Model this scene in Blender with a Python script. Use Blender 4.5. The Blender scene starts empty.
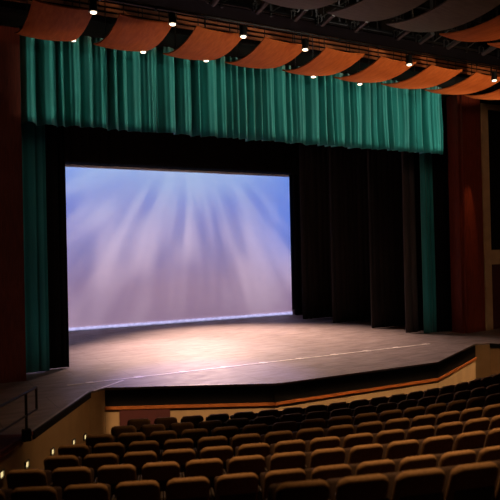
import bpy, bmesh, math, random
from mathutils import Vector, Matrix, noise
random.seed(7)
S = bpy.context.scene
COL = S.collection
PI = math.pi

# ------------------------------------------------------------ camera
def cam_matrix(yaw, pitch, roll):
    cy, sy, cp, sp = math.cos(yaw), math.sin(yaw), math.cos(pitch), math.sin(pitch)
    f = Vector((sy*cp, cy*cp, sp)); r = Vector((cy, -sy, 0)); u = r.cross(f)
    c, s = math.cos(roll), math.sin(roll)
    r2 = c*r + s*u; u2 = -s*r + c*u
    return Matrix((r2, u2, -f)).transposed()
cd = bpy.data.cameras.new('camera'); cam = bpy.data.objects.new('camera', cd); COL.objects.link(cam)
M = cam_matrix(.503, .008, -.022).to_4x4(); M.translation = Vector((-2.89, -17.036, 3.0))
cam.matrix_world = M
cd.sensor_width = 36; cd.lens = 650/500*36; cd.clip_end = 200; cd.clip_start = .1
cd.dof.use_dof = True; cd.dof.focus_distance = 22; cd.dof.aperture_fstop = 1.5
S.camera = cam

# ------------------------------------------------------------ world, exposure
w = bpy.data.worlds.new('dark'); S.world = w; w.use_nodes = True
w.node_tree.nodes['Background'].inputs[0].default_value = (.5, .35, .25, 1)
w.node_tree.nodes['Background'].inputs[1].default_value = .003
S.view_settings.view_transform = 'Standard'; S.view_settings.look = 'None'
S.view_settings.gamma = 1; S.view_settings.exposure = 0; S.view_settings.use_curve_mapping = False

# ------------------------------------------------------------ lights
def spot(name, loc, target, power, color, angle, blend=.6, size=.15):
    ld = bpy.data.lights.new(name, 'SPOT'); ld.energy = power; ld.color = color
    ld.spot_size = math.radians(angle); ld.spot_blend = blend; ld.shadow_soft_size = size
    o = bpy.data.objects.new(name, ld); COL.objects.link(o); o.location = loc
    o.rotation_euler = (Vector(target)-Vector(loc)).to_track_quat('-Z', 'Y').to_euler()
    return o
def area(name, loc, target, power, color, sx, sy):
    ld = bpy.data.lights.new(name, 'AREA'); ld.energy = power; ld.color = color
    ld.shape = 'RECTANGLE'; ld.size = sx; ld.size_y = sy
    o = bpy.data.objects.new(name, ld); COL.objects.link(o); o.location = loc
    o.rotation_euler = (Vector(target)-Vector(loc)).to_track_quat('-Z', 'Y').to_euler()
    return o
def shuttered(name, loc, plane_y, win, power, color, soft=.3, flat=1.0, size=.1, cone=160, yaw=0, dist=None):
    """profile spot facing upstage (+Y) whose framing shutters cut the beam to the window (x0, x1, z0, z1) on the plane y = plane_y"""
    ld = bpy.data.lights.new(name, 'SPOT'); ld.energy = power; ld.color = color
    ld.spot_size = math.radians(cone); ld.spot_blend = .05; ld.shadow_soft_size = size
    o = bpy.data.objects.new(name, ld); COL.objects.link(o); o.location = loc; o.rotation_euler = (PI/2, 0, math.radians(yaw))
    ld.use_nodes = True; N = ld.node_tree.nodes; L = ld.node_tree.links; em = N['Emission']
    tc = N.new('ShaderNodeTexCoord'); sp = N.new('ShaderNodeSeparateXYZ'); L.new(tc.outputs['Normal'], sp.inputs[0])
    def m(op, a, b=None):
        n = N.new('ShaderNodeMath'); n.operation = op
        for i, v in enumerate((a, b)):
            if v is None: continue
            if isinstance(v, (int, float)): n.inputs[i].default_value = v
            else: L.new(v, n.inputs[i])
        return n.outputs[0]
    def edge(v, a, b):
        n = N.new('ShaderNodeMapRange'); n.interpolation_type = 'SMOOTHSTEP'; L.new(v, n.inputs[0])
        n.inputs[1].default_value = min(a, b); n.inputs[2].default_value = max(a, b)
        n.inputs[3].default_value = 0 if a < b else 1; n.inputs[4].default_value = 1 if a < b else 0
        return n.outputs[0]
    az = m('ABSOLUTE', sp.outputs[2]); u = m('DIVIDE', sp.outputs[0], az); v = m('DIVIDE', sp.outputs[1], az)
    D = dist or plane_y-loc[1]          # with dist given, the window's x is measured from the beam's own axis
    X = m('ADD', m('MULTIPLY', u, D), 0 if dist else loc[0]); Z = m('ADD', m('MULTIPLY', v, D), loc[2])
    x0, x1, z0, z1 = win
    k = m('MULTIPLY', m('MULTIPLY', edge(X, x0-soft, x0+soft), edge(X, x1+soft, x1-soft)), m('MULTIPLY', edge(Z, z0-soft*.35, z0+soft*.35), edge(Z, z1+soft, z1-soft)))
    r2 = m('ADD', m('ADD', m('MULTIPLY', u, u), m('MULTIPLY', v, v)), 1)
    L.new(m('MULTIPLY', k, m('POWER', r2, flat)), em.inputs[1])
    return o
# overhead stage wash: warm centre, weak warm on the right
spot('stage_wash_warm', (9.0, 9.3, 8.0), (8.2, 3.4, 0), 14500, (1, .66, .54), 72, 1, .3)
spot('stage_wash_warm_front', (5.0, 5.6, 8.2), (4.8, 2.8, 0), 6200, (1, .66, .62), 54, 1, .3)
spot('stage_wash_warm_side', (11.5, 5.4, 8.0), (10.4, 2.6, 0), 1100, (1, .60, .42), 60, 1, .3)
spot('violet_tint_spot', (4.2, 1.4, 8.2), (4.0, -2.0, 0), 2600, (.34, .28, 1), 38, .8, .2)  # added lamp imitating the violet tint at the front left
# front-of-house spots on the valance, then added unseen fill for reflectors, side curtains, pilasters
shuttered('valance_profile_spot', (17.5, -7.5, 5.5), .1, (-.3, 14.85, 6.62, 9.4), 1800, (1, .86, .66), .3, .55)
shuttered('valance_profile_spot', (9.5, -13.5, 5.5), .1, (-.3, 14.85, 6.62, 9.4), 1000, (1, .86, .66), .3, 1)
shuttered('reflector_bounce_fill', (14.5, -10.5, 1.8), -2, (-2, 16, 7.2, 10.2), 1800, (1, .62, .36), .3, .15)  # unseen lamp added in place of light bounced up from the house
shuttered('side_leg_fill', (12, -12, 6.0), .5, (-.2, 15.0, 0, 6.0), 300, (1, .85, .7), .4, 1, cone=120)
shuttered('pilaster_fill', (8, -13, 6.0), 0, (-2.6, .0, 0.1, 8.6), 150, (1, .6, .4), .3, 1)
shuttered('pilaster_fill', (10, -13, 6.0), 0, (15.4, 22, .1, 8.1), 380, (1, .6, .36), .3, 1)
spot('pilaster_grazer', (15.4, -.9, 7.3), (15.6, 0, 3.4), 260, (1, .48, .18), 18, 1, .05)
spot('side_wall_fill', (10.6, -8.5, 4.2), (14.4, -3.0, -.5), 380, (1, .60, .30), 34, 1, .2)  # added lamp, brightens the tan wall at stage right
spot('reflector_row_fill', (11.5, -13.5, 2), (10.0, -7, 8), 900, (1, .60, .32), 22, 1, .2)  # added lamp, brightens the orange reflectors of the nearer row
for x, y, yaw, hw, p in ((1.04, -6.99, -27.9, 1.9, 1000), (7.42, -8.42, 0, 2.62, 1000), (13.8, -6.99, 27.9, 1.9, 950)):
    shuttered('apron_fill', (x, y, 7.0), 0, (-hw, hw, -1.3, -.37), p, (1, .62, .32), .12, 1, yaw=yaw, dist=4.4)  # added unseen lamps, beams cut to the tan apron base
spot('catwalk_fill', (8, -7.8, 10.8), (7.4, -4.9, 8.4), 160, (.9, .8, .7), 130, .8, .1)  # added lamp, lifts the dark catwalk a little
spot('house_downlight', (1.6, -12.6, 11), (1.8, -12.9, 0), 5200, (1, .60, .27), 24, 1, .15)
# dim warm house lights over the stalls, slightly stage-side so that the seat tops catch the light
spot('house_downlight', (.2, -8.6, 11), (.2, -8.6, 0), 3400, (1, .58, .25), 34, 1, .15)
spot('house_downlight', (1.4, -10.2, 11), (1.4, -10.4, 0), 6000, (1, .58, .25), 34, 1, .15)
spot('house_downlight', (5.4, -10.6, 11), (5.2, -10.9, 0), 10500, (1, .58, .25), 42, 1, .15)
spot('side_wall_fill', (4.2, -9.4, 4.0), (.0, -3.8, -.5), 420, (1, .58, .26), 34, 1, .2)  # added lamp, brightens the tan wall at stage left

def cyc_projector():
    """effects projector behind the header: throws the blue-to-mauve sky with fanned light rays on the cyclorama"""
    ld = bpy.data.lights.new('cyclorama_projector', 'SPOT'); ld.energy = 3000; ld.color = (1, 1, 1)
    ld.spot_size = math.radians(150); ld.spot_blend = .1; ld.shadow_soft_size = .03
    o = bpy.data.objects.new('cyclorama_projector', ld); COL.objects.link(o)
    o.location = (8.4, .9, 7.4); o.rotation_euler = (PI/2, 0, 0)      # looks straight upstage
    ld.use_nodes = True; nt = ld.node_tree; N = nt.nodes; L = nt.links
    em = N['Emission']
    tc = N.new('ShaderNodeTexCoord'); sp = N.new('ShaderNodeSeparateXYZ'); L.new(tc.outputs['Normal'], sp.inputs[0])
    def m(op, a, b=None, c=None):
        n = N.new('ShaderNodeMath'); n.operation = op
        for i, v in enumerate((a, b, c)):
            if v is None: continue
            if isinstance(v, (int, float)): n.inputs[i].default_value = v
            else: L.new(v, n.inputs[i])
        return n.outputs[0]
    def ss(v, a, b):
        n = N.new('ShaderNodeMapRange'); n.interpolation_type = 'SMOOTHSTEP'
        L.new(v, n.inputs[0]); n.inputs[1].default_value = a; n.inputs[2].default_value = b
        n.inputs[3].default_value = 0; n.inputs[4].default_value = 1
        return n.outputs[0]
    az = m('ABSOLUTE', sp.outputs[2])
    D = 9.4
    X = m('ADD', m('MULTIPLY', m('DIVIDE', sp.outputs[0], az), D), 8.4)      # metres on the cloth
    Z = m('ADD', m('MULTIPLY', m('DIVIDE', sp.outputs[1], az), D), 7.4)
    # angle about the fan's apex
    dx = m('SUBTRACT', X, 9.3); dz = m('SUBTRACT', 9.6, Z)
    ang = m('ARCTAN2', dx, dz)
    rad = m('SQRT', m('ADD', m('MULTIPLY', dx, dx), m('MULTIPLY', dz, dz)))
    cmb = N.new('ShaderNodeCombineXYZ'); L.new(m('MULTIPLY', ang, 2.2), cmb.inputs[0]); L.new(m('MULTIPLY', rad, .10), cmb.inputs[1])
    cmb.inputs[2].default_value = 3.1
    n1 = N.new('ShaderNodeTexNoise'); n1.inputs['Scale'].default_value = 1.9; n1.inputs['Detail'].default_value = 1.5; n1.inputs['Roughness'].default_value = .55
    L.new(cmb.outputs[0], n1.inputs['Vector'])
    cm2 = N.new('ShaderNodeCombineXYZ'); L.new(m('MULTIPLY', ang, 11), cm2.inputs[0]); L.new(m('MULTIPLY', rad, .08), cm2.inputs[1])
    n2 = N.new('ShaderNodeTexNoise'); n2.inputs['Scale'].default_value = 1.0; n2.inputs['Detail'].default_value = 2
    L.new(cm2.outputs[0], n2.inputs['Vector'])
    rays = m('ADD', m('MULTIPLY', ss(n1.outputs[0], .40, .64), .72), m('MULTIPLY', ss(n2.outputs[0], .3, .7), .28))
    t = m('DIVIDE', Z, 6.9)                                            # 0 floor .. 1 top
    ramp = N.new('ShaderNodeValToRGB'); L.new(t, ramp.inputs[0]); e = ramp.color_ramp.elements
    e[0].position = 0; e[0].color = (.23, .14, .24, 1)
    e[1].position = 1; e[1].color = (.24, .42, .93, 1)
    for p, c in ((.25, (.19, .13, .28, 1)), (.5, (.14, .16, .46, 1)), (.8, (.10, .20, .72, 1))):
        q = e.new(p); q.color = c
    ray_c = N.new('ShaderNodeValToRGB'); L.new(t, ray_c.inputs[0]); e = ray_c.color_ramp.elements
    e[0].position = 0; e[0].color = (.34, .23, .33, 1)
    e[1].position = 1; e[1].color = (.40, .60, 1.0, 1)
    for p, c in ((.35, (.50, .38, .56, 1)), (.6, (.50, .46, .76, 1)), (.85, (.40, .50, .88, 1))):
        q = e.new(p); q.color = c
    mix = N.new('ShaderNodeMix'); mix.data_type = 'RGBA'; L.new(rays, mix.inputs['Factor'])
    L.new(ramp.outputs[0], mix.inputs['A']); L.new(ray_c.outputs[0], mix.inputs['B'])
    # deeper blue far right
    side = m('MULTIPLY', ss(X, 11.0, 14.6), ss(t, .15, .75))
    mix2 = N.new('ShaderNodeMix'); mix2.data_type = 'RGBA'; L.new(m('MULTIPLY', side, .75), mix2.inputs['Factor'])
    L.new(mix.outputs['Result'], mix2.inputs['A']); mix2.inputs['B'].default_value = (.08, .22, .80, 1)
    # pale glow under the fan's apex, and the bright band on the hem
    gl = m('MULTIPLY', ss(m('MULTIPLY', rad, -1), -5.2, -2.4), .6)
    mix3 = N.new('ShaderNodeMix'); mix3.data_type = 'RGBA'; L.new(gl, mix3.inputs['Factor'])
    L.new(mix2.outputs['Result'], mix3.inputs['A']); mix3.inputs['B'].default_value = (.42, .62, 1, 1)
    mix4 = N.new('ShaderNodeMix'); mix4.data_type = 'RGBA'; L.new(ss(m('MULTIPLY', Z, -1), -.14, -.08), mix4.inputs['Factor'])
    L.new(mix3.outputs['Result'], mix4.inputs['A']); mix4.inputs['B'].default_value = (.60, .58, 1.0, 1)
    L.new(mix4.outputs['Result'], em.inputs[0])
    # flat-field correction and the projector's framing shutters
    u = m('DIVIDE', sp.outputs[0], az); v = m('DIVIDE', sp.outputs[1], az)
    r2 = m('ADD', m('ADD', m('MULTIPLY', u, u), m('MULTIPLY', v, v)), 1)
    flat = m('POWER', r2, 2.0)
    mask = m('MULTIPLY', m('MULTIPLY', ss(X, -1, 0), ss(m('MULTIPLY', X, -1), -14.6, -14.45)), m('MULTIPLY', ss(Z, -.05, .05), ss(m('MULTIPLY', Z, -1), -7.0, -6.9)))
    L.new(m('MULTIPLY', m('MULTIPLY', flat, mask), 1.0), em.inputs[1])
cyc_projector()

# ------------------------------------------------------------ materials
MAT = {}
def mat(name, col, rough=.7, col2=None, scale=6, stretch=(1, 1, 1), metal=0, bump=0, bscale=80, detail=4, spec=.5, lo=.35, hi=.65, sheen=0):
    if name in MAT: return MAT[name]
    m = bpy.data.materials.new(name); m.use_nodes = True; nt = m.node_tree; N = nt.nodes; L = nt.links
    b = N['Principled BSDF']; b.inputs['Base Color'].default_value = (*col, 1); b.inputs['Roughness'].default_value = rough
    b.inputs['Metallic'].default_value = metal; b.inputs['Specular IOR Level'].default_value = spec
    if sheen: b.inputs['Sheen Weight'].default_value = sheen; b.inputs['Sheen Roughness'].default_value = .5
    tc = N.new('ShaderNodeTexCoord'); mp = N.new('ShaderNodeMapping'); mp.inputs['Scale'].default_value = stretch
    L.new(tc.outputs['Object'], mp.inputs[0])
    n = N.new('ShaderNodeTexNoise'); n.inputs['Scale'].default_value = scale; n.inputs['Detail'].default_value = detail
    L.new(mp.outputs[0], n.inputs['Vector'])
    r = N.new('ShaderNodeValToRGB'); L.new(n.outputs[0], r.inputs[0])
    c2 = col2 or tuple(c*.8 for c in col)
    r.color_ramp.elements[0].position = lo; r.color_ramp.elements[0].color = (*c2, 1)
    r.color_ramp.elements[1].position = hi; r.color_ramp.elements[1].color = (*col, 1)
    L.new(r.outputs[0], b.inputs['Base Color'])
    if bump:
        n2 = N.new('ShaderNodeTexNoise'); n2.inputs['Scale'].default_value = bscale; L.new(mp.outputs[0], n2.inputs['Vector'])
        bp = N.new('ShaderNodeBump'); bp.inputs['Strength'].default_value = bump; bp.inputs['Distance'].default_value = .02
        L.new(n2.outputs[0], bp.inputs['Height']); L.new(bp.outputs[0], b.inputs['Normal'])
    MAT[name] = m; return m
def glow(name, col, strength):
    m = bpy.data.materials.new(name); m.use_nodes = True; N = m.node_tree.nodes; L = m.node_tree.links
    b = N['Principled BSDF']; b.inputs['Base Color'].default_value = (*col, 1)
    b.inputs['Emission Color'].default_value = (*col, 1); b.inputs['Emission Strength'].default_value = strength
    n = N.new('ShaderNodeTexNoise'); n.inputs['Scale'].default_value = 30
    MAT[name] = m; return m
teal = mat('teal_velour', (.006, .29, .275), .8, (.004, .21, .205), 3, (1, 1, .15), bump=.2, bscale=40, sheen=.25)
teal_leg = mat('teal_velour_dimmed', (.007, .20, .185), .85, (.005, .15, .14), 3, (1, 1, .15), bump=.2, bscale=40, sheen=.2)  # valance velour dimmed in colour for the shade on the side curtains
black = mat('black_velour', (.006, .0045, .004), .95, bump=.2, spec=.1)
black_leg = mat('black_leg_velour', (.020, .014, .012), .9, (.012, .008, .007), 4, (1, 1, .1), spec=.2, sheen=.1)
matt_black = mat('matt_black_paint', (.006, .005, .005), .85, spec=.2)
cloth = mat('white_cloth', (.86, .86, .86), 1, (.84, .84, .84), 2, spec=0)
hemw = mat('white_hem', (.93, .93, .95), .9, spec=0)
red_wood = mat('red_brown_veneer', (.20, .033, .014), .55, (.12, .020, .009), 5, (8, 8, .5), spec=.4)
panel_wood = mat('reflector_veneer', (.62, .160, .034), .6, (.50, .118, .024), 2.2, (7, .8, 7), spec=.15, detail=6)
panel_dark = mat('reflector_veneer_unlit', (.26, .22, .15), .6, (.20, .165, .11), 3, (1.2, 9, 9), spec=.3)  # greyed copy of the veneer: its unlit look is in the colour
rail_wood = mat('orange_wood_moulding', (.44, .135, .032), .45, (.30, .085, .02), 4, (.6, 5, 5))
tan = mat('tan_plaster', (.42, .27, .135), .85, (.36, .23, .115), 2.5, bump=.08, bscale=60)
frame_tan = mat('tan_frame_paint', (.50, .34, .18), .8, (.42, .28, .15), 3)
maroon = mat('maroon_panel', (.075, .014, .014), .7)
pipe_m = mat('black_pipe', (.02, .017, .015), .4, metal=.3)
grey_m = mat('grey_fixture_metal', (.12, .11, .10), .45, metal=.5)
slat_m = mat('batten_wood', (.55, .20, .07), .6, (.3, .1, .035), 6, (.5, 5, 5))
chair_m = mat('brown_seat_fabric', (.13, .072, .034), .9, (.10, .054, .025), 30, bump=.15, bscale=200, spec=.1)
chair_shell = mat('dark_seat_shell', (.010, .005, .004), .8, spec=.2)
chair_iron = mat('seat_standard_iron', (.012, .007, .005), .75, spec=.2)
chair_dark = mat('shade_dark_cushion', (.022, .011, .007), .9, spec=.15)  # cushion fabric darkened in colour for the shade between seats
carpet = mat('house_carpet', (.03, .010, .009), .95, (.02, .007, .006), 20)
red_carpet = mat('red_carpet', (.16, .035, .022), .95, (.10, .022, .014), 14)
tape = mat('pale_floor_strip', (.9, .82, .74), .5)
nose = mat('stage_nosing', (.50, .42, .38), .35, metal=.4)
lens = glow('lamp_lens', (1, .84, .58), 4)
steplens = glow('step_light_lens', (1, .78, .36), .95)

def stage_floor_mat():
    m = bpy.data.materials.new('stage_boards'); m.use_nodes = True; nt = m.node_tree; N = nt.nodes; L = nt.links
    b = N['Principled BSDF']
    tc = N.new('ShaderNodeTexCoord'); mp = N.new('ShaderNodeMapping'); mp.inputs['Scale'].default_value = (.5, 1.6, 1)
    L.new(tc.outputs['Object'], mp.inputs[0])
    n = N.new('ShaderNodeTexNoise'); n.inputs['Scale'].default_value = 2.2; n.inputs['Detail'].default_value = 8; n.inputs['Roughness'].default_value = .7
    L.new(mp.outputs[0], n.inputs['Vector'])
    r = N.new('ShaderNodeValToRGB'); L.new(n.outputs[0], r.inputs[0])
    r.color_ramp.elements[0].position = .3; r.color_ramp.elements[0].color = (.16, .125, .115, 1)
    r.color_ramp.elements[1].position = .72; r.color_ramp.elements[1].color = (.36, .30, .275, 1)
    # hardboard sheet joints
    br = N.new('ShaderNodeTexBrick'); br.inputs['Scale'].default_value = 1; br.inputs['Brick Width'].default_value = 2.4; br.inputs['Row Height'].default_value = 1.2
    br.inputs['Mortar Size'].default_value = .008; br.inputs['Color1'].default_value = (1, 1, 1, 1); br.inputs['Color2'].default_value = (.9, .9, .9, 1); br.inputs['Mortar'].default_value = (.4, .4, .4, 1)
    L.new(tc.outputs['Object'], br.inputs['Vector'])
    mx = N.new('ShaderNodeMix'); mx.data_type = 'RGBA'; mx.blend_type = 'MULTIPLY'; mx.inputs['Factor'].default_value = 1
    L.new(r.outputs[0], mx.inputs['A']); L.new(br.outputs[0], mx.inputs['B']); L.new(mx.outputs['Result'], b.inputs['Base Color'])
    # scuffs
    n2 = N.new('ShaderNodeTexNoise'); n2.inputs['Scale'].default_value = 5; n2.inputs['Detail'].default_value = 6
    L.new(mp.outputs[0], n2.inputs['Vector'])
    mr = N.new('ShaderNodeMapRange'); mr.inputs[1].default_value = .3; mr.inputs[2].default_value = .7; mr.inputs[3].default_value = .42; mr.inputs[4].default_value = .66; b.inputs['Specular IOR Level'].default_value = .3
    L.new(n2.outputs[0], mr.inputs[0]); L.new(mr.outputs[0], b.inputs['Roughness'])
    bp = N.new('ShaderNodeBump'); bp.inputs['Strength'].default_value = .25; bp.inputs['Distance'].default_value = .02
    n3 = N.new('ShaderNodeTexNoise'); n3.inputs['Scale'].default_value = 9; n3.inputs['Detail'].default_value = 5; L.new(mp.outputs[0], n3.inputs['Vector'])
    L.new(n3.outputs[0], bp.inputs['Height']); L.new(bp.outputs[0], b.inputs['Normal'])
    return m
boards = stage_floor_mat()

# ------------------------------------------------------------ mesh helpers
def obj(name, bm, m, parent=None, smooth=False, loc=None):
    me = bpy.data.meshes.new(name); bmesh.ops.recalc_face_normals(bm, faces=bm.faces); bm.to_mesh(me); bm.free()
    me.materials.append(m)
    if smooth:
        for p in me.polygons: p.use_smooth = True
    o = bpy.data.objects.new(name, me); COL.objects.link(o)
    if parent: o.parent = parent
    if loc: o.location = loc
    return o
def tag(o, label, cat, group=None):
    o['label'] = label; o['category'] = cat
    if group: o['group'] = group
    return o
def struct(name, bm, m, label=None, smooth=False):
    o = obj(name, bm, m, smooth=smooth); o['kind'] = 'structure'
    if label: o['label'] = label
    return o
def thing(name, label, cat, loc=(0, 0, 0), rz=0, group=None):
    o = bpy.data.objects.new(name, None); COL.objects.link(o); o.location = loc; o.rotation_euler = (0, 0, rz)
    o.empty_display_size = .2
    return tag(o, label, cat, group)
def box(bm, x0, x1, y0, y1, z0, z1, bev=0, seg=2, mtx=None):
    v = [bm.verts.new((x, y, z)) for x in (x0, x1) for y in (y0, y1) for z in (z0, z1)]
    F = [(0, 1, 3, 2), (4, 6, 7, 5), (0, 4, 5, 1), (2, 3, 7, 6), (0, 2, 6, 4), (1, 5, 7, 3)]
    fs = [bm.faces.new([v[i] for i in f]) for f in F]
    if bev:
        ed = list({e for f in fs for e in f.edges})
        r = bmesh.ops.bevel(bm, geom=ed, offset=bev, segments=seg, affect='EDGES', profile=.5)
        v = list({q for f in r['faces'] for q in f.verts} | {q for q in v if q.is_valid})
    if mtx is not None:
        for q in v:
            if q.is_valid: q.co = mtx @ q.co
    return bm
def B(): return bmesh.new()
def bx(*a, **k): return box(B(), *a, **k)
def tube(bm, p0, p1, r, n=8, r1=None):
    p0, p1 = Vector(p0), Vector(p1); d = (p1-p0).normalized()
    a = d.orthogonal().normalized(); b = d.cross(a); r1 = r if r1 is None else r1
    A = [bm.verts.new(p0+(a*math.cos(t)+b*math.sin(t))*r) for t in [2*PI*i/n for i in range(n)]]
    C = [bm.verts.new(p1+(a*math.cos(t)+b*math.sin(t))*r1) for t in [2*PI*i/n for i in range(n)]]
    for i in range(n): bm.faces.new((A[i], A[(i+1) % n], C[(i+1) % n], C[i]))
    bm.faces.new(A[::-1]); bm.faces.new(C)
    return bm
def prism(bm, pts, z0, z1):
    a = [bm.verts.new((x, y, z0)) for x, y in pts]; b = [bm.verts.new((x, y, z1)) for x, y in pts]
    n = len(pts)
    for i in range(n): bm.faces.new((a[i], a[(i+1) % n], b[(i+1) % n], b[i]))
    bm.faces.new(a[::-1]); bm.faces.new(b)
    return bm
def u_bracket(w, t, z0, z1, d):
    bm = B(); P = [(-w, z0), (-w, z1), (w, z1), (w, z0), (w-t, z0), (w-t, z1-t), (-w+t, z1-t), (-w+t, z0)]
    a = [bm.verts.new((x, -d, z)) for x, z in P]; b = [bm.verts.new((x, d, z)) for x, z in P]
    for i in range(8): bm.faces.new((a[i], a[(i+1) % 8], b[(i+1) % 8], b[i]))
    for r in (a, b):
        for q in ((0, 1, 6, 7), (1, 2, 5, 6), (2, 3, 4, 5)): bm.faces.new([r[i] for i in q])
    return bm
def slab_between(bm, p, q, z0, z1, t, off=0):
    """upright slab standing on the line p-q, thickness t towards the right-hand side, moved off outwards"""
    p, q = Vector(p), Vector(q); d = (q-p).normalized(); n = Vector((d.y, -d.x))
    a, b = p+n*off, q+n*off
    prism(bm, [a, b, b+n*t, a+n*t], z0, z1)
    return bm

# ------------------------------------------------------------ structure
C0 = (7.42, 10.05)                       # centre of the seating arcs
LB = [(-2.3, -7.6), (-.8, -5.2), (.95, -2.4), (1.37, -2.18), (4.84, -4.02), (10.0, -4.02), (13.47, -2.18), (13.89, -2.4), (15.64, -5.2), (17.14, -7.6)]
stage_pts = LB + [(22, -7.6), (22, 13), (-7, 13), (-7, -7.6)]
struct('floor_stage', prism(B(), stage_pts, -.05, 0), boards, 'scuffed stage floor with projecting apron')
# stage body under the floor, set back a little
def base_wall(i, mt, name, z0, z1, t=.08):
    return struct(name, slab_between(B(), LB[i], LB[i+1], z0, z1, -t, -.005), mt)
base_wall(0, tan, 'wall_stage_left', -1.5, -.05); base_wall(1, tan, 'wall_stage_left', -1.5, -.05); base_wall(2, tan, 'wall_stage_left', -1.5, -.05)
base_wall(6, tan, 'wall_stage_right', -1.5, -.05); base_wall(7, tan, 'wall_stage_right', -1.5, -.05); base_wall(8, tan, 'wall_stage_right', -1.5, -.05)
for i, nm in ((3, 'left'), (4, 'centre'), (5, 'right')):
    base_wall(i, matt_black, 'wall_apron_'+nm, -.44, -.05)
    base_wall(i, tan, 'wall_apron_base_'+nm, -1.3, -.44)
    struct('trim_%d' % (i+1), slab_between(B(), LB[i], LB[i+1], -.495, -.430, .035), rail_wood, 'orange wooden moulding along the stage front')
# dark coping and pale nosing along stage edge
for k, i in enumerate((0, 1, 7, 8)):
    if i in (0,):
        p = Vector(LB[0]).lerp(Vector(LB[1]), .0)
        struct('trim_%d' % (10+k), slab_between(B(), LB[0], LB[1], -.05, .012, .04, -.02), red_carpet)
    else:
        struct('trim_%d' % (10+k), slab_between(B(), LB[i], LB[i+1], -.13, .004, .04), matt_black, 'black coping on the side stage edge')
for k, i in enumerate((1, 3, 4, 6)):
    a, b = Vector(LB[i]), Vector(LB[i+1])
    if i == 4: b = a.lerp(b, .03)
    if i == 6: a = a.lerp(b, .6)
    struct('trim_%d' % (20+k), slab_between(B(), a, b, .001, .012, .045, -.05), nose, 'thin pale nosing on the stage edge')
# maroon access panel in the apron base
a, b = Vector(LB[3]), Vector(LB[4])
d = (b-a).normalized()
mp = thing('access_panel', 'dark maroon access panel below the moulding, at the left end of the apron', 'panel', (*(a+d*.33), -1.06), math.atan2(d.y, d.x))
obj('panel_board', bx(0, 1.15, -.025, .0, .03, .54), maroon, mp)
obj('panel_frame', box(bx(0, 1.15, -.032, -.0, .0, .03), 1.15, 1.17, -.032, 0, 0, .54), maroon, mp)

# raked auditorium floor: stepped terraces on arcs
rowdef = [('A', 15.65, -.272), ('B', 16.68, -.138), ('C', 17.70, -.003), ('D', 18.73, .130), ('E', 19.78, .278), ('F', 20.88, .455), ('G', 21.94, .600), ('H', 23.63, 1.065), ('I', 24.75, 1.19)]
BACKH = .84
def annulus(bm, r0, r1, z, zb, a0=-1.0, a1=.95, n=64):
    rings = []
    for i in range(n+1):
        a = a0+(a1-a0)*i/n; s, c = math.sin(a), math.cos(a)
        rings.append([bm.verts.new((C0[0]+r*s, C0[1]-r*c, zz)) for r, zz in ((r0, zb), (r0, z), (r1, z), (r1, zb))])
    for i in range(n):
        for j in range(4):
            bm.faces.new((rings[i][j], rings[i+1][j], rings[i+1][(j+1) % 4], rings[i][(j+1) % 4]))
    bm.faces.new(rings[0]); bm.faces.new(rings[-1][::-1])
bm = B()
edges = [13.2]+[r-.58 for _, r, _ in rowdef[1:]]+[30]
for i, (_, r, z) in enumerate(rowdef):
    annulus(bm, edges[i], edges[i+1], z-BACKH, -2.2)
struct('floor', bm, carpet, 'dark raked auditorium floor')

# proscenium, walls, ceiling
def hole_wall(name, x0, x1, y0, y1, z0, z1, m, label=None):
    return struct(name, bx(x0, x1, y0, y1, z0, z1), m, label)
hole_wall('wall_pilaster_left', -2.2, -.02, -.12, .5, 0, 8.8, red_wood, 'red-brown veneered pilaster left of the stage')
hole_wall('wall_left', -7.2, -2.2, .0, .3, 0, 11, matt_black)
hole_wall('wall_header', -7, 22, .45, .7, 8.6, 11.5, matt_black)
hole_wall('wall_behind_stage', -7.2, 22.2, 12.8, 13, 0, 11.5, black)
hole_wall('wall_stage_side_left', -7.2, -7, .3, 13, 0, 11.5, black)
hole_wall('wall_stage_side_right', 22, 22.2, .3, 13, 0, 11.5, black)
hole_wall('ceiling', -14, 28, -30, 13, 11.5, 11.7, matt_black)
hole_wall('wall_auditorium_left', -9, -8.8, -30, .3, -1.5, 11.5, matt_black)
hole_wall('wall_auditorium_right', 26, 26.2, -30, .3, -1.5, 11.5, matt_black)
# right pilaster: layered flutes
bm = B()
box(bm, 15.17, 15.30, -.06, .45, 0, 8.7); box(bm, 15.30, 15.72, -.16, .45, 0, 8.7)
box(bm, 15.72, 15.98, -.10, .45, 0, 8.7); box(bm, 15.98, 16.40, -.02, .45, 0, 8.7)
struct('wall_pilaster_right', bm, red_wood, 'red-brown fluted wooden pilaster right of the stage')
bm = B()
box(bm, 16.46, 16.82, -.02, .5, 0, 8.5, .01); box(bm, 16.82, 22, -.02, .5, 2.45, 3.0); box(bm, 16.82, 22, -.02, .5, 8.3, 8.5)
struct('wall_right', bm, frame_tan, 'tan framed wall right of the pilaster')
struct('wall_right_upper_panel', bx(16.82, 22, .12, .3, 3.0, 8.3), black, 'black grille panel in the tan frame')
struct('wall_right_lower_panel', bx(16.82, 22, .12, .3, 0, 2.45), maroon, 'dark maroon panel in the tan frame')

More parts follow.
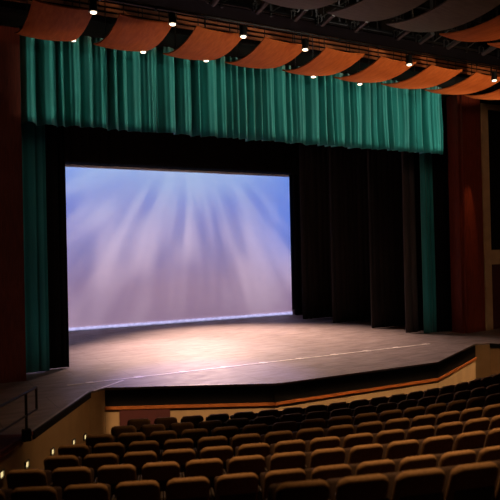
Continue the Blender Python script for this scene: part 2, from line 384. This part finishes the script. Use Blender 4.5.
# ------------------------------------------------------------ drapes
def fold_profile(x0, x1, amp, pitch, seed, step=.012):
    """irregular soft folds, as (x, dy) pairs"""
    rnd = random.Random(seed); knots = []; x = x0
    while x < x1:
        w = pitch*rnd.uniform(.55, 1.6); knots.append((x, w, rnd.uniform(.55, 1.0), rnd.random())); x += w
    pts = []; n = int((x1-x0)/step)
    for i in range(n+1):
        xx = x0+(x1-x0)*i/n
        for kx, w, a, s in knots:
            if kx <= xx < kx+w or (kx, w) == knots[-1][:2]:
                t = min(1, (xx-kx)/w); y = -amp*a*abs(math.sin(PI*t))**(.45+.9*s)+(amp*.55 if s > .62 and (t < .2) else 0); break
        y += -amp*.045*math.sin(xx*47+seed+2*math.sin(xx*5.3))
        pts.append((xx, y))
    return pts
def drape(name, x0, x1, y, z0, z1, m, amp, pitch, seed, parent=None, taper=.7, hem=0.0, thick=.02, step=.015, rows=6):
    pts = fold_profile(x0, x1, amp, pitch, seed, step); bm = B(); grid = []
    for j in range(rows+1):
        t = j/rows; z = z1+(z0-z1)*t; k = taper+(1-taper)*t
        row = []
        for x, dy in pts:
            wob = .025*amp/.12*math.sin(x*3.1+j*.9)*t
            zz = z+(hem*noise.noise(Vector((x*2.2, seed, 0))) if j == rows else 0)
            row.append((x+wob*.4, y+dy*k+wob, zz))
        grid.append(row)
    F = [[bm.verts.new(p) for p in r] for r in grid]
    K = [[bm.verts.new((p[0], p[1]+thick, p[2])) for p in r] for r in grid]
    n = len(pts)
    for j in range(rows):
        for i in range(n-1):
            bm.faces.new((F[j][i], F[j][i+1], F[j+1][i+1], F[j+1][i]))
            bm.faces.new((K[j][i], K[j+1][i], K[j+1][i+1], K[j][i+1]))
    for i in range(n-1):
        bm.faces.new((F[0][i], K[0][i], K[0][i+1], F[0][i+1])); bm.faces.new((F[-1][i], F[-1][i+1], K[-1][i+1], K[-1][i]))
    for j in range(rows):
        bm.faces.new((F[j][0], F[j+1][0], K[j+1][0], K[j][0])); bm.faces.new((F[j][-1], K[j][-1], K[j+1][-1], F[j+1][-1]))
    return obj(name, bm, m, parent, smooth=True)
v = thing('valance_curtain', 'wide pleated teal velour valance across the top of the proscenium opening', 'curtain', (7.4, .28, 6.45))
c = drape('valance_cloth', .02, 14.66, .28, 6.50, 8.95, teal, .26, .34, 5, hem=.04); c.parent = v; c.matrix_parent_inverse = Matrix.Translation((-7.4, -.28, -6.45))
t_ = obj('batten', tube(B(), (.02, .3, 8.955), (14.76, .3, 8.955), .02), pipe_m); t_.parent = v; t_.matrix_parent_inverse = Matrix.Translation((-7.4, -.28, -6.45))
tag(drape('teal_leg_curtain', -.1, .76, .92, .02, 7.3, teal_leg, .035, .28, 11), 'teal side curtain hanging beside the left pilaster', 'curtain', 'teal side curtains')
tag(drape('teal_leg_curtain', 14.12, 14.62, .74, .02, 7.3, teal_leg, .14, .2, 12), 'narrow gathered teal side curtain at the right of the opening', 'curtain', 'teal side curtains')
tag(drape('black_leg_curtain', .70, 1.35, 1.22, .02, 8.5, black, .05, .2, 13), 'black side curtain at the left edge of the projected backdrop', 'curtain', 'black side curtains')
tag(drape('black_leg_curtain', 14.66, 15.7, .74, .02, 7.5, black, .1, .2, 21), 'black side curtain between the teal side curtain and the right pilaster', 'curtain', 'black side curtains')
greylit = mat('greylit_black_velour', (.06, .048, .042), .9, (.04, .03, .027), 4, (1, 1, .1), spec=.2)  # black velour lightened in its colour for the light falling on it
legs = [(13.62, 14.18, 1.2, 'charcoal gathered black side curtain just left of the right teal curtain', .12, greylit),
        (13.62, 17.2, 3.15, 'second black side curtain back from the front on the right', .08, black_leg),
        (13.60, 17.2, 5.7, 'third black side curtain back from the front on the right', .08, black_leg),
        (13.55, 17.2, 7.9, 'rearmost narrow black side curtain on the right of the stage', .08, black_leg),
        (14.42, 18.5, 9.9, 'black masking curtain against the right edge of the projected backdrop', .06, black)]
for i, (x0, x1, y, lab, amp, mt_) in enumerate(legs):
    tag(drape('black_leg_curtain', x0, x1, y, .02, 8.5, mt_, amp, .26, 30+i, step=.03), lab, 'curtain', 'black side curtains')
tag(drape('black_leg_curtain', 14.2, 17.2, 1.32, .02, 8.5, black, .05, .26, 41, step=.03), 'deep black side curtain behind the right teal curtain', 'curtain', 'black side curtains')
tag(drape('border_curtain', -1, 17, 9.8, 6.88, 9.8, black, .05, .4, 50, step=.05), 'black border curtain masking the top edge of the projected backdrop', 'curtain')
cy = thing('cyclorama', 'large backdrop cloth lit blue and mauve with fanning light rays', 'backdrop', (7.4, 10.3, 0))
o = obj('backdrop_cloth', bx(-.2-7.4, 14.46-7.4, 0, .01, .16, 7.3), cloth, cy)
o = obj('hem_pocket', bx(-.2-7.4, 14.46-7.4, -.05, .02, .0, .17, .02), hemw, cy)

# ------------------------------------------------------------ apron details
bm = B(); box(bm, .7, 12.4, -1.38, -1.33, 0.0005, .008)
tk = thing('curtain_track_strip', 'long pale strip running across the stage floor near the apron', 'floor strip', (.7, -1.35, 0))
o = obj('strip', bx(0, 11.6, -.045, .045, .0, .008), tape, tk)
for k in range(10):
    x = .55+1.21*k
    obj('socket_cover', bx(x-.09, x+.09, -.10, .10, 0, .012, .004), tape, tk)
a, b = Vector((1.05, -2.32)), Vector((2.0, -1.5))
tag(obj('floor_tape', slab_between(B(), a, b, 0.0005, .006, .06), tape), 'short pale tape running from the left apron corner to the long strip', 'tape')
# red carpet patch of the side stage stairs
tag(obj('carpet_runner', prism(B(), [(-2.28, -7.5), (-.93, -5.35), (-1.6, -5.0), (-3.4, -7.5)], 0.0005, .014), red_carpet), 'dark red carpet on the side stage beneath the handrail', 'carpet')

# handrail on the left
hr = thing('handrail', 'black double handrail with looped end on the left side stage', 'handrail', (-.97, -5.66, 0))
dd = Vector((LB[1][0]-LB[0][0], LB[1][1]-LB[0][1])).normalized()
def hp(s, z): return Vector((dd.x*s, dd.y*s, z))
obj('post', tube(B(), hp(0, -.02), hp(0, .78), .024, 10), pipe_m, hr)
obj('base_bracket', bx(-.07, .07, -.07, .07, -.02, .17, .01), matt_black, hr)
obj('top_rail', tube(B(), hp(.45, .78), hp(-1.9, .78), .022, 10), pipe_m, hr)
obj('lower_rail', tube(B(), hp(.45, .40), hp(-1.9, .40), .018, 10), pipe_m, hr)
obj('end_loop', tube(B(), hp(.45, .40), hp(.45, .78), .022, 10), pipe_m, hr)
obj('post', tube(B(), hp(-1.7, 0.0), hp(-1.7, .78), .024, 10), pipe_m, hr)

# step lights on the tan side wall
wa, wb = Vector(LB[1]), Vector(LB[2]); wn = Vector((dd.y, -dd.x))
pos = [((-1.47, -6.27), -.32, 'step light cut by the left picture edge, low on the tan wall'),
       ((-.95, -5.44), -.48, 'largest brightest step light on the tan wall, below the handrail post'),
       ((-.31, -4.41), -.63, 'middle step light on the tan wall, two down from the handrail'),
       ((.33, -3.39), -.80, 'step light on the tan wall second from the stage corner'),
       ((.73, -2.75), -.90, 'farthest step light on the tan wall, nearest the stage corner')]
rz = math.atan2(dd.y, dd.x)
for p, z, lab in pos:
    s = thing('step_light', lab, 'light', (p[0], p[1], z), rz, 'step lights on the side wall')
    obj('housing', box(box(box(bx(-.08, .08, -.03, .0, .05, .065), -.08, .08, -.03, 0, -.065, -.05), -.08, -.065, -.03, 0, -.05, .05), .065, .08, -.03, 0, -.05, .05), grey_m, s)
    obj('lens', bx(-.055, .055, -.014, -.002, -.042, .042), steplens, s)

# ------------------------------------------------------------ acoustic reflectors
def reflector_mesh(w_, d_, sag, tilt, crown=.05, th=.03, nx=10, ny=14):
    bm = B(); T = []; U = []
    for j in range(ny+1):
        t = j/ny; y = -d_*t                       # 0 far edge .. -d near edge
        z = -sag*4*t*(1-t)+tilt*t
        T.append([]); U.append([])
        for i in range(nx+1):
            s = i/nx; zz = z-crown*4*s*(1-s)
            T[-1].append(bm.verts.new((w_*s, y, zz+th))); U[-1].append(bm.verts.new((w_*s, y, zz)))
    for j in range(ny):
        for i in range(nx):
            bm.faces.new((T[j][i], T[j][i+1], T[j+1][i+1], T[j+1][i])); bm.faces.new((U[j][i], U[j+1][i], U[j+1][i+1], U[j][i+1]))
    for i in range(nx):
        bm.faces.new((T[0][i], U[0][i], U[0][i+1], T[0][i+1])); bm.faces.new((T[-1][i], T[-1][i+1], U[-1][i+1], U[-1][i]))
    for j in range(ny):
        bm.faces.new((T[j][0], T[j+1][0], U[j+1][0], U[j][0])); bm.faces.new((T[j][-1], U[j][-1], U[j+1][-1], T[j+1][-1]))
    return bm
ordn = ['first', 'second', 'third', 'fourth', 'fifth', 'sixth', 'seventh', 'eighth', 'ninth', 'tenth', 'eleventh', 'twelfth', 'thirteenth', 'fourteenth',
        'fifteenth', 'sixteenth', 'seventeenth', 'eighteenth', 'nineteenth', 'twentieth', 'twenty-first', 'twenty-second', 'twenty-third', 'twenty-fourth']
def copy_thing(root):
    r = root.copy(); COL.objects.link(r)
    for ch in list(root.children):
        c = ch.copy(); COL.objects.link(c); c.parent = r
    return r
def make_reflector(w_, d_, sag, tilt, m, hz=.6):
    t = thing('acoustic_reflector', '', 'ceiling panel')
    obj('veneer_board', reflector_mesh(w_, d_, sag, tilt), m, t, smooth=False)
    for x in (.2, w_-.2):
        for y in (-.35, -d_+.35):
            tt = -y/d_; z = -sag*4*tt*(1-tt)+tilt*tt
            obj('hanger_rod', tube(B(), (x, y, z), (x, y, 11.5-8.04), .010, 6), pipe_m, t)
    return t
R1 = make_reflector(1.2, 2.05, .17, .02, panel_wood)
for k in range(9):
    r = R1 if k == 0 else copy_thing(R1)
    r.location = (-.43+1.735*k, -2.0, 8.02)
    r['label'] = 'curved orange-brown wooden reflector, %s from left in the row before the valance' % ordn[k]
    r['group'] = 'front row of wooden ceiling reflectors'
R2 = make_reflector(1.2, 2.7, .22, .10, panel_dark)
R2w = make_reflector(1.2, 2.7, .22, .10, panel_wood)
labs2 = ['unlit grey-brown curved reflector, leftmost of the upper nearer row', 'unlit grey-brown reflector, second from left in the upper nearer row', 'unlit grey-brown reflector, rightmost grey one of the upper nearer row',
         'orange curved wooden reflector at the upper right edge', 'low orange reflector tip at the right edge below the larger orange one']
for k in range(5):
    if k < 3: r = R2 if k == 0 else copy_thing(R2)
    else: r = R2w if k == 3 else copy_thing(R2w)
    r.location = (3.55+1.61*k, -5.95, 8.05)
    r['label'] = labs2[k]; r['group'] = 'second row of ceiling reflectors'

# ------------------------------------------------------------ downlights
def make_downlight():
    t = thing('downlight', '', 'light')
    obj('can', tube(B(), (0, 0, .02), (0, 0, .24), .085, 14, .07), pipe_m, t, smooth=False)
    obj('trim_ring', tube(B(), (0, 0, 0), (0, 0, .02), .095, 16), grey_m, t)
    obj('lens', tube(B(), (0, 0, -.022), (0, 0, -.001), .058, 14, .062), lens, t)
    obj('yoke', u_bracket(.10, .012, .12, .415, .012), pipe_m, t)
    obj('stem', tube(B(), (0, 0, .40), (0, 0, 11.5-7.9), .010, 6), pipe_m, t)
    return t
D1 = make_downlight(); first = True
dl = [(.80, -4.35, 7.93, 'at the near right corner of the first reflector'), (2.48, -4.35, 7.95, 'at the near right corner of the second reflector'),
      (4.17, -4.35, 7.93, 'at the near right corner of the third reflector'), (5.82, -4.35, 7.86, 'at the near right corner of the fourth reflector'),
      (9.05, -4.35, 7.90, 'above the gap after the sixth reflector'), (12.22, -4.35, 7.84, 'at the near right corner of the eighth reflector'),
      (.95, -1.82, 8.02, 'low beside the far corner of the first reflector'), (2.66, -1.82, 7.97, 'below the far edge of the second reflector'),
      (4.37, -1.82, 7.97, 'below the far edge of the third reflector'), (7.72, -1.82, 7.93, 'below the far edge of the fifth reflector'),
      (9.38, -1.82, 7.90, 'below the far edge of the sixth reflector')]
for x, y, z, lab in dl:
    o = D1 if first else copy_thing(D1); first = False
    o.location = (x-(.13 if y < -4 else .06), y, z-(.05 if y < -4 else -.10)); o['label'] = 'small glowing round downlight ' + lab; o['group'] = 'downlights between the reflectors'

# ------------------------------------------------------------ catwalk and slatted header
cw = thing('lighting_catwalk', 'black pipe catwalk truss running between the two rows of reflectors', 'catwalk', (7, -4.9, 8.45))
for y, z in ((.35, -.35), (-.35, -.30), (.35, .05), (-.35, .1), (.35, .42), (-.35, .48)):
    obj('rail', tube(B(), (-9, y, z), (9.5, y, z), .028, 8), pipe_m, cw)
for k in range(16):
    for yy in (.33, -.37): obj('upright', bx(-8.6+k*1.16, -8.55+k*1.16, yy, yy+.04, -.4, 3.0), pipe_m, cw)
for k in range(15):
    obj('brace', tube(B(), (-8.57+k*1.16, -.35, -.30), (-8.57+(k+1)*1.16, -.35, .48), .014, 6), grey_m, cw)
obj('deck', bx(-9, 9.5, -.3, .3, -.33, -.20), matt_black, cw)
rnd = random.Random(3)
def make_fix():
    t = thing('stage_lantern', '', 'light')
    obj('barrel', tube(B(), (0, -.46, .04), (0, -.04, -.06), .07, 10, .055), grey_m, t)
    obj('clamp', bx(-.02, .02, -.02, .02, .0, .18), pipe_m, t)
    obj('yoke', u_bracket(.085, .01, -.04, .14, .02), grey_m, t)
    return t
F1 = make_fix()
for k in range(14):
    o = F1 if k == 0 else copy_thing(F1)
    o.location = (1.0+k*.93+rnd.uniform(-.2, .2), -5.312, 8.10); o.rotation_euler = (0, 0, 0)
    o['label'] = 'small unlit stage lantern clamped to the catwalk, %s from its left end' % ordn[k]; o['group'] = 'lanterns on the catwalk'
sh = thing('slatted_header', 'horizontal orange-brown timber battens behind the catwalk above the valance', 'batten screen', (7, -1.0, 9.0))
bm = B()
for k in range(4): obj('batten', bx(-9, 10, -.02, .02, .12+k*.13, .19+k*.13), slat_m, sh)
for k in range(9): obj("batten_post", bx(-8.5+k*2.2, -8.42+k*2.2, .02, .08, .05, 2.45), matt_black, sh)
struct('ceiling_soffit', bx(-7, 22, -.9, .45, 8.98, 9.04), matt_black)
spot('header_batten_fill', (6, -3.4, 10.6), (7, -1, 9.4), 34, (1, .6, .3), 150, .5, .2)  # unseen lamps added over the header battens
spot('header_batten_fill', (11, -3.4, 10.6), (11.5, -1, 9.4), 30, (1, .6, .3), 150, .5, .2)

# ------------------------------------------------------------ theatre seats
def back_mesh():
    """padded backrest: rounded-rectangle outline lofted front to back, curved round the sitter"""
    W2, H0, H1 = .234, .40, .84
    def outline(inset, n=6, r=.085):
        x, z0, z1 = W2-inset, H0+inset, H1-inset; rr = max(.02, r-inset*.6); out = []
        for cx, cz, a0, rad in ((x, z1, 0, rr), (-x, z1, 90, rr), (-x, z0, 180, .03), (x, z0, 270, .03)):
            sx = 1 if cx > 0 else -1; sz = 1 if cz == z1 else -1
            for i in range(n+1):
                a = math.radians(a0+90*i/n); out.append((cx-sx*rad+rad*math.cos(a), cz-sz*rad+rad*math.sin(a)))
        return out
    bm = B(); layers = []
    for y, ins in ((-.066, .060), (-.063, .040), (-.055, .022), (-.040, .008), (-.020, .001), (0, 0), (.022, .004), (.040, .016), (.048, .040)):
        layers.append([(x, y, z) for x, z in outline(ins)])
    V = []
    for L_ in layers:
        row = []
        for x, y, z in L_:
            yy = y-.30*x*x*1.5*-1*-1            # sides wrap towards the sitter (towards +y is stage)
            yy = y+.18*x*x
            k = (z-.40)/.44
            row.append(bm.verts.new((x*(1-.03*k*0), yy-.17*k-.02, z+.014*(1-(x/.234)**2)*k)))
        V.append(row)
    n = len(V[0])
    for a_, b_ in zip(V, V[1:]):
        for i in range(n): bm.faces.new((a_[i], a_[(i+1) % n], b_[(i+1) % n], b_[i]))
    for row, s in ((V[0], 1), (V[-1], -1)):
        c_ = bm.verts.new(sum((q.co for q in row), Vector())/n)
        for i in range(n): bm.faces.new((row[i], row[(i+1) % n], c_))
    return bm
def make_seat():
    t = thing('theatre_seat', '', 'seat')
    obj('backrest', back_mesh(), chair_m, t, smooth=True)
    bm = bx(-.20, .20, -.118, -.100, .30, .62, .006)
    for q in bm.verts: q.co.y += -.17*(q.co.z-.40)/.44+.035
    obj('back_shell', bm, chair_shell, t)
    # tipped-up cushion
    bm = bx(-.215, .215, -.05, .05, 0, .42, .035, 3)
    rot = Matrix.Translation((0, .10, .30)) @ Matrix.Rotation(math.radians(-14), 4, 'X')
    bmesh.ops.transform(bm, matrix=rot, verts=bm.verts)
    obj('seat_cushion', bm, chair_dark, t, smooth=True)
    for s in (-1, 1):
        obj('armrest', bx(s*.250-.011, s*.250+.011, -.02, .19, .565, .59, .008), chair_shell, t)
        bm = B(); prism(bm, [(s*.250-.009, -.03), (s*.250+.009, -.03), (s*.250+.009, .14), (s*.250-.009, .14)], 0.02, .575)
        box(bm, s*.250-.011, s*.250+.011, -.07, .18, 0, .022)
        obj('leg', bm, chair_iron, t)
    return t
S1 = make_seat()
SP = .54
rows = {  # first angle (row's left end), number of seats, extra seats before
    'A': (-.3939, 20), 'B': (-.407, 19), 'C': (-.424, 18), 'D': (-.437, 17), 'E': (-.4345, 15), 'F': (-.4428, 14), 'G': (-.4256-.54/21.94, 13), 'H': (-.3143, 6), 'I': (-.2470, 2)}
rowname = {'A': 'front row before the stage', 'B': 'second row from the stage', 'C': 'third row from the stage', 'D': 'fourth row from the stage', 'E': 'fifth row from the stage',
           'F': 'sixth row from the stage', 'G': 'seventh row from the stage', 'H': 'eighth row from the stage', 'I': 'ninth row from the stage'}
short = {'A': 'front row', 'B': 'second row', 'C': 'third row', 'D': 'fourth row', 'E': 'fifth row', 'F': 'sixth row', 'G': 'seventh row', 'H': 'eighth row', 'I': 'ninth row'}
first = True
for key, r, z in rowdef:
    a0, n = rows[key]
    for j in range(n):
        a = a0+j*SP/r
        o = S1 if first else copy_thing(S1); first = False
        o.location = (C0[0]+(r-.19)*math.sin(a), C0[1]-(r-.19)*math.cos(a), z-BACKH+.012); o.rotation_euler = (0, 0, a)
        o['label'] = 'dark padded theatre seat, %s from left in the %s' % (ordn[j], rowname[key])
        o['group'] = 'theatre seats in the '+short[key]
